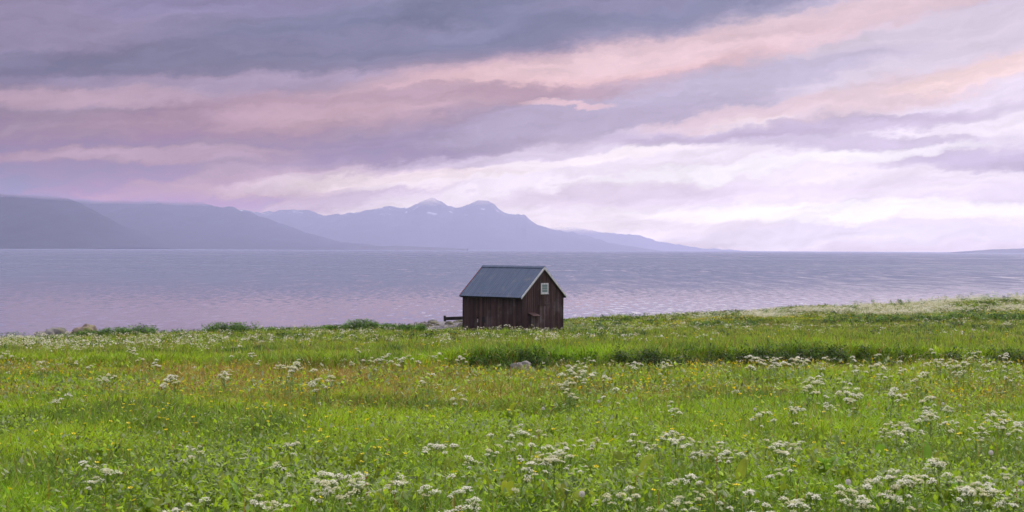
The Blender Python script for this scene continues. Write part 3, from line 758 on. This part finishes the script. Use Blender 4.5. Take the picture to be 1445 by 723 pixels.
for (px, py, lab) in [(768, 578, 'white dandelion clock alone in open grass just below the middle'), (844, 568, 'pale dandelion clock on a long stalk right of the white drift under the shed'),
    (820, 701, 'round dandelion clock standing alone at the bottom centre of the meadow'), (1064, 579, 'bright dandelion clock left of the drift on the right half'),
    (1353, 574, 'dandelion clock just right of the largest white drift'), (1332, 571, 'smaller dandelion clock close beside the largest white drift'),
    (1196, 683, 'leaning dandelion clock near the bottom, left of the corner umbels'), (1396, 641, 'greyish dandelion clock above the bottom right umbels'), (1437, 684, 'dandelion clock at the very right edge near the bottom')]:
    x, y = ground_hit(px, py, .33)
    t = empty('dandelion_clock', (x, y, float(height(x, y))), rr.uniform(0, 6)); tag(t, lab, 'dandelion', 'dandelion clocks in the meadow')
    link('stem', cst, t); hd = link('seed_head', chd, t); hd.location = (.012, .008, .34)

# broad upright dock leaves in the foreground
def dock_mesh(rr):
    mb = MB()
    for k in range(rr.randint(5, 8)):
        a = rr.uniform(0, 6.28); L_ = rr.uniform(.14, .27); w_ = L_ * rr.uniform(.16, .24); up = rr.uniform(.7, 1.3)
        tone = rr.uniform(.75, 1.35); yel = rr.uniform(.8, 1.3)
        d = Vector((math.cos(a), math.sin(a), 0)); s_ = Vector((-math.sin(a), math.cos(a), 0)); prev = None
        for j in range(7):
            f = j / 6; ww = w_ * math.sin(min(1, f * 1.02) * math.pi * .93 + .12) ** .8 * (1 - .25 * f)
            ang = up - f * f * rr.uniform(.5, .9)
            c = d * (L_ * f * math.cos(up - f * .3)) + Vector((0, 0, L_ * f * math.sin(max(.1, up - f * f * .6))))
            row = [c - s_ * ww + Vector((0, 0, .01 + rr.uniform(-.004, .004))), c, c + s_ * ww + Vector((0, 0, .01 + rr.uniform(-.004, .004)))]
            if prev:
                cc_ = (.20 * tone * yel, .31 * tone, .025 * tone)
                mb.poly([prev[0], prev[1], row[1], row[0]], 0, cc_); mb.poly([prev[1], prev[2], row[2], row[1]], 0, cc_)
            prev = row
    return mb.mesh('dock_plant', [GRASS], fix=False)
DK = [dock_mesh(rr) for _ in range(8)]
docks = [(px, py) for px, py in [(210, 715), (235, 700), (320, 690), (95, 640), (75, 645), (150, 640), (505, 655), (530, 668), (690, 655), (705, 690), (722, 700), (742, 668), (810, 665), (772, 700), (790, 712), (640, 660), (1000, 668), (1020, 650), (1045, 672), (1180, 655), (1195, 670), (1160, 662), (1240, 645), (1400, 712), (1090, 640), (875, 655), (905, 672), (560, 712), (590, 700), (400, 668), (350, 705), (60, 705), (20, 690), (720, 588), (712, 582), (780, 600), (1110, 690), (1340, 700), (1310, 650), (450, 650)]]
for i, (px, py) in enumerate(docks):
    x, y = ground_hit(px + rr.uniform(-6, 6), py, .15)
    o = link('dock_plant', DK[i % 8]); o.location = (x, y, float(height(x, y))); o.rotation_euler = (0, 0, rr.uniform(0, 6.28)); s_ = rr.uniform(1.1, 1.5); o.scale = (s_ * .85, s_ * .85, s_ * 1.35)
    a, b_ = zone(x, y); tag(o, 'broad leaved green dock plant in the %s, %s of the photo' % (b_, a), 'dock plant', 'dock plants in the %s, %s' % (b_, a))

# ------------------------------------------------------------------ rocks
def rock_mat(name, c1, c2, lich):
    m, g, b = material(name); tc_ = g.new('ShaderNodeTexCoord'); P = tc_.outputs['Object']
    n_ = g.noise(P, 2.2, 6, .65); n2_ = g.noise(P, 1.1, 4, .6)
    c = g.mix(g.map(n_, .35, .65), c1, c2); c = g.mix(g.map(n2_, .5, .58), c, lich)
    g.put(b.inputs['Base Color'], c); b.inputs['Roughness'].default_value = .9
    bu = g.new('ShaderNodeBump'); bu.inputs['Strength'].default_value = .8; bu.inputs['Distance'].default_value = .06; g.put(bu.inputs['Height'], n_); g.put(b.inputs['Normal'], bu.outputs[0])
    return m
RK1 = rock_mat('grey_rock', (.10, .095, .085, 1), (.21, .195, .175, 1), (.20, .19, .10, 1)); RK2 = rock_mat('lichen_rock', (.13, .095, .065, 1), (.30, .24, .17, 1), (.20, .19, .07, 1))
def rock(px, py, dist, wd, dp, ht, m, seed, lab, grp=None):
    bm = bmesh.new(); bmesh.ops.create_icosphere(bm, subdivisions=4, radius=1)
    from mathutils import noise as mn
    for v in bm.verts:
        q = v.co.copy(); d = mn.fractal(q * 1.1 + Vector((seed, 0, 0)), 1, 2, 4) * .35 + mn.fractal(q * 3 + Vector((0, seed, 0)), 1, 2, 4) * .10
        v.co = q * (1 + d); v.co.z = math.copysign(abs(v.co.z) ** 1.2, v.co.z) if v.co.z > 0 else v.co.z * .5
        v.co.x *= wd / 2; v.co.y *= dp / 2; v.co.z *= ht
    me = bpy.data.meshes.new('rock'); bm.to_mesh(me); bm.free(); me.materials.append(m)
    for p_ in me.polygons: p_.use_smooth = True
    c = at_dist(px, py, dist); o = link('rock', me); o.location = (c.x, dist, c.z - ht * .9)
    return tag(o, lab, 'rock', grp)
rock(76, 465.0, 97.6, 2.6, 1.8, 1.0, RK1, 3.0, 'dark grey boulder at the left shore edge, left of the brown one')
rock(121, 460.5, 98.6, 2.2, 1.6, .6, RK2, 7.0, 'flat topped brown lichened boulder above the grass at the left shore')
rock(44, 475.5, 97.8, 1.2, .9, .45, RK1, 9.0, 'small low grey rock furthest left on the shore')
rock(735, 512.5, 36.6, .66, .5, .22, RK1, 5.0, 'grey stone at the foot of the dark grassy bank below the shed')
# stones on the bit of beach behind the meadow, left of the shed
for i in range(16):
    px = rr.uniform(572, 652); dist = rr.uniform(99.5, 104)
    x = (px - 722.5) / F * dist; wd_ = rr.uniform(.3, .8)
    bx = float(height(x, dist)); v = Vector((x, dist, bx + .12))
    o = rock(px, 450, dist, wd_, wd_ * .8, wd_ * .35, RK1, 20 + i, 'grey beach stone among others left of the shed, behind the grass', 'beach stones left of the shed'); o.name = 'beach_stone'
    o.location = (x, dist, bx - .02); o['category'] = 'stone'

# ------------------------------------------------------------------ wood and shed
def wood_mat(name, base, tint=.5, rough=.85):
    m, g, b = material(name); tc_ = g.new('ShaderNodeTexCoord'); P = tc_.outputs['Object']
    a = g.new('ShaderNodeAttribute', attribute_name='col')
    grain = g.noise(g.vmath('MULTIPLY', P, (26, 26, 1.1)), 1.0, 5, .65); blot = g.noise(P, .9, 5, .6)
    c = g.mix(g.map(grain, .3, .7), base, tuple(v * .45 for v in base[:3]) + (1,))
    c = g.mix(g.math('MULTIPLY', g.map(blot, .48, .68), tint), c, (.15, .125, .125, 1))
    c = g.mix(1.0, c, a.outputs['Color'], 'MULTIPLY')
    g.put(b.inputs['Base Color'], c); b.inputs['Roughness'].default_value = rough; b.inputs['Specular IOR Level'].default_value = .25
    bu = g.new('ShaderNodeBump'); bu.inputs['Strength'].default_value = .5; bu.inputs['Distance'].default_value = .01; g.put(bu.inputs['Height'], grain); g.put(b.inputs['Normal'], bu.outputs[0])
    return m
WOOD = wood_mat('brown_boards', (.086, .050, .046, 1)); WDARK = wood_mat('tarred_wood', (.022, .018, .018, 1), .15)
WPAINT = wood_mat('white_painted_trim', (.92, .91, .91, 1), .0, .6); WRED = wood_mat('faded_red_trim', (.42, .13, .12, 1), .1, .6)
WDRIFT = wood_mat('old_dark_beam', (.03, .028, .028, 1), .2)
m, g, b = material('blue_roof_metal')
tc_ = g.new('ShaderNodeTexCoord'); P = tc_.outputs['Object']
n_ = g.noise(g.vmath('MULTIPLY', P, (5, .6, .6)), 1.0, 5, .6); n2_ = g.noise(P, 1.4, 4, .6)
c = g.mix(g.map(n_, .35, .65), (.050, .080, .138, 1), (.072, .104, .165, 1)); c = g.mix(g.map(n2_, .55, .75), c, (.125, .135, .155, 1))
rs_ = g.noise(g.vmath('MULTIPLY', P, (7, 1.2, 1.2)), 1.0, 6, .7); c = g.mix(g.math('MULTIPLY', g.map(rs_, .62, .72), .6), c, (.16, .085, .05, 1))
g.put(b.inputs['Base Color'], c); b.inputs['Roughness'].default_value = .55; b.inputs['Metallic'].default_value = .0; b.inputs['Specular IOR Level'].default_value = .4
ROOF = m
m, g, b = material('old_window_glass'); b.inputs['Base Color'].default_value = (.20, .28, .28, 1); b.inputs['Roughness'].default_value = .12
GLASS = m

SB = float(height(SX - .6, SY + 1.5)) + .10
shed = empty('shed', (SX, SY, SB), math.atan2(-.667, .745))
tag(shed, 'small weathered brown board shed with blue metal roof and white gable trim', 'shed')
PW, OV = SW / 2, .26                        # half width, eave overhang
TAN = 2.02 / (PW + OV); HE = 2.40; HW_ = HE + OV * TAN; RZ = HE + 2.02
def wallz(yy): return HW_ + (PW - abs(yy - PW)) * TAN - .05
def tone(): t = rr.uniform(.6, 1.5); r = rr.uniform(.92, 1.12); return (t * r, t, t * rr.uniform(.92, 1.08))
def board_wall(name, axis, a0, a1, plane, out, top):
    """upright boards, every second one lapped over its neighbours; top(t) = height of the wall there"""
    mb = MB(); t = a0; i = 0
    while t < a1 - .01:
        wd_ = min(rr.uniform(.085, .12), a1 - t); t2 = t + wd_; d = .022 + (.016 if i % 2 else 0) + rr.uniform(0, .004)
        lap = .012 if i % 2 else 0; ta, tb = max(a0, t - lap), min(a1, t2 + lap)
        bot = rr.uniform(-.32, -.2); cut = rr.uniform(0, .0)
        p_ = [(ta, bot), (tb, bot), (tb, top(tb)), (ta, top(ta))]
        if ta < PW < tb and axis == 0 and top(PW) > top(ta) + .01: p_ = [(ta, bot), (tb, bot), (tb, top(tb)), (PW, top(PW)), (ta, top(ta))]
        mb.prism(p_, axis, plane, plane + out * d, 0, tone()); t = t2; i += 1
    return mb.build(name, [WOOD], shed)
board_wall('wall', 1, -SL, 0, 0, -1, lambda t: HW_ - .02)
board_wall('wall', 0, .0, SW, 0, 1, wallz)
board_wall('wall', 1, -SL, 0, SW, 1, lambda t: HW_ - .02)
board_wall('wall', 0, .0, SW, -SL, -1, wallz)
# dark core behind the boards, so that no gap shows the sea
mb = MB(); mb.prism([(.03, -.3), (SW - .03, -.3), (SW - .03, HW_ - .05), (PW, wallz(PW) - .06), (.03, HW_ - .05)], 0, -SL + .01, -.01, 0, (.5, .5, .5)); mb.build('dark_core', [WDARK], shed)
for (cx_, cy_) in ((0, 0), (0, SW), (-SL, 0), (-SL, SW)):
    mb = MB(); sx_ = 1 if cx_ == 0 else -1; sy_ = -1 if cy_ == 0 else 1
    mb.prism([(cx_ + sx_ * .058, cy_ + sy_ * .058), (cx_ + sx_ * .058, cy_ - sy_ * .10), (cx_ + sx_ * .03, cy_ - sy_ * .10), (cx_ + sx_ * .03, cy_ + sy_ * .03), (cx_ - sx_ * .10, cy_ + sy_ * .03), (cx_ - sx_ * .10, cy_ + sy_ * .058)], 2, -.1, HW_ - .06, 0, (.7, .7, .7))
    mb.build('corner_board', [WOOD], shed)
# roof: trapezoid-profiled metal sheets on both slopes
RX0, RX1 = -SL - .16, .16
for sd_ in (-1, 1):
    prof = []; t = RX0; up = .022
    while t < RX1 - .001:
        for dt, zz in ((0, 0), (.11, 0), (.13, up), (.17, up), (.19, 0)):
            if t + dt < RX1: prof.append((t + dt, zz))
        t += .20
    prof.append((RX1, 0))
    y_e = PW + sd_ * (PW + OV); sl = Vector((0, PW - y_e, RZ - HE)); nrm = Vector((0, sd_ * (RZ - HE), PW + OV)).normalized()
    mb = MB(); K = len(prof); pts = []
    for th in (0.0, -.03):
        for e in (0, 1):
            for (xx, zz) in prof:
                b0 = Vector((xx, y_e, HE)) + sl * e; pts.append(b0 + nrm * (zz + th))
    fs = []
    for i in range(K - 1):
        fs.append([i, i + 1, K + i + 1, K + i]); fs.append([2 * K + i, 3 * K + i, 3 * K + i + 1, 2 * K + i + 1]); fs.append([i, 2 * K + i, 2 * K + i + 1, i + 1])
        fs.append([K + i, K + i + 1, 3 * K + i + 1, 3 * K + i])
    fs.append([0, K, 3 * K, 2 * K]); fs.append([K - 1, 3 * K - 1, 4 * K - 1, 2 * K - 1])
    mb.faces(pts, fs); mb.build('roof', [ROOF], shed)
    # eave fascia
    mb = MB(); yf = y_e - sd_ * .03; ya, yb = sorted((yf, yf - sd_ * .025)); mb.box(RX0 + .04, RX1 - .04, ya, yb, HE - .11, HE - .012 + .0, 0, (1, 1, 1)); mb.build('fascia', [WDARK], shed)
    # bargeboards along both gables
    for xg, mat_, nm in ((RX1 + .002, WPAINT, 'white'), (RX0 - .027, WRED, 'red')):
        mb = MB(); y0_, z0_ = y_e, HE; dn = .15
        mb.prism([(y0_, z0_ + .05), (PW, RZ + .055), (PW, RZ + .055 - dn * 1.25), (y0_, z0_ + .05 - dn)], 0, xg, xg + .025, 0, (1, 1, 1))
        o = mb.build('bargeboard', [mat_], shed); tag(o, nm + ' painted bargeboard')
mb = MB(); mb.prism([(PW - .13, RZ - .062), (PW, RZ + .058), (PW + .13, RZ - .062), (PW + .13, RZ - .045), (PW, RZ + .078), (PW - .13, RZ - .045)], 0, RX0 - .03, RX1 + .03, 0); mb.build('ridge_cap', [ROOF], shed)
# window in the gable
wy, wz0, wz1, ww = 2.24, 2.62, 3.34, .38
mb = MB(); fx = .052
mb.box(fx, fx + .03, wy - ww, wy + ww, wz0, wz0 + .1); mb.box(fx, fx + .03, wy - ww, wy + ww, wz1 - .1, wz1)
mb.box(fx, fx + .028, wy - ww, wy - ww + .1, wz0 + .1, wz1 - .1); mb.box(fx, fx + .028, wy + ww - .1, wy + ww, wz0 + .1, wz1 - .1)
mb.box(fx, fx + .05, wy - ww - .03, wy + ww + .03, wz0 - .035, wz0 - .002)
win = mb.build('window', [WPAINT], shed)
mb = MB(); mb.box(fx, fx + .008, wy - ww + .1, wy + ww - .1, wz0 + .1, wz1 - .1, 0); mb.build('pane', [GLASS], win)
mb = MB()
for q_ in (.33, .66): zq = wz0 + .1 + q_ * (wz1 - wz0 - .2); mb.box(fx + .009, fx + .02, wy - ww + .1, wy + ww - .1, zq - .008, zq + .008)
mb.build('muntin', [WPAINT], win)
# plank door
dy0, dy1 = 1.66, 2.84
mb = MB(); t = dy0 + .07
while t < dy1 - .08:
    mb.box(.045, .068 + rr.uniform(0, .006), t + .003, t + .137, .06, 1.80, 0, tuple(v * 1.5 for v in tone())); t += .14
door = mb.build('door', [WOOD], shed); tag(door, 'plank door in the gable wall')
mb = MB(); mb.box(.045, .085, dy0, dy0 + .07, 0, 1.88, 0, (.8, .8, .8)); mb.box(.045, .085, dy1 - .07, dy1, 0, 1.88, 0, (.8, .8, .8)); mb.box(.045, .09, dy0 + .07, dy1 - .07, 1.82, 1.89, 0, (.8, .8, .8)); mb.build('door_frame', [WOOD], door)
mb = MB(); mb.tube([(.08, dy1 - .16, .8), (.11, dy1 - .16, .97), (.11, dy1 - .16, 1.05), (.08, dy1 - .16, 1.07)], .008, 5); mb.build('handle', [WDARK], door)
# lean-to cupboard left of the door
by0, by1, bz, bd = .62, 1.18, 1.28, .46
mb = MB(); mb.prism([(.045, -.1), (bd, -.1), (bd, bz - .10), (.045, bz + .08)], 1, by0, by1, 0, (.8, .8, .8))
t = by0
while t < by1 - .05: mb.box(bd, bd + .018 + rr.uniform(0, .005), t + .004, t + .136, -.05, bz - .11, 0, tone()); t += .14
t = .05
while t < bd - .08: mb.box(t, t + .126, by0 - .018 - rr.uniform(0, .004), by0, -.05, bz - .10, 0, tone()); t += .13
cup = mb.build('lean_to', [WOOD], shed)
mb = MB(); mb.prism([(.046, bz + .10), (bd + .09, bz - .10), (bd + .09, bz - .13), (.046, bz + .07)], 1, by0 - .08, by1 + .07, 0, (1.3, 1.2, 1.2)); o = mb.build('lean_to_roof', [WOOD], cup)
# small broken hole, its inner shade painted as a dark plate, with a pale splinter, and a dark patch of boards on the long wall
mb = MB(); mb.box(-4.08, -3.96, -.052, -.044, .84, .97, 0, (.25, .25, .25)); mb.build('painted_hole', [WDARK], shed)
mb = MB(); mb.prism([(-4.06, .62), (-3.99, .60), (-3.985, .83), (-4.05, .84)], 1, -.055, -.044, 0, (5.5, 6, 6)); mb.build('splinter', [WOOD], shed)
mb = MB(); mb.box(-3.60, -3.34, -.050, -.043, .62, 1.0, 0, (1.2, 1.3, 1.3)); mb.build('patch', [WDARK], shed)

# old beam lying on the stones behind the shed
mb = MB(); c = at_dist(628, 452, 101.5)
L_ = 3.0; mb.box(0, L_, -.12, .12, -.13, .10, 0, (1, 1, 1)); mb.box(-.10, .06, -.16, .16, -.20, .20, 0, (.7, .7, .7)); mb.box(.5, L_ - .2, -.16, -.10, -.05, .04, 0, (1.5, 1.5, 1.5))
o = mb.build('beam', [WDRIFT]); o.location = (c.x, 101.5, c.z + .12); o.rotation_euler = (0, -.04, .1)
tag(o, 'dark old wooden beam lying on stones behind the left side of the shed', 'beam')
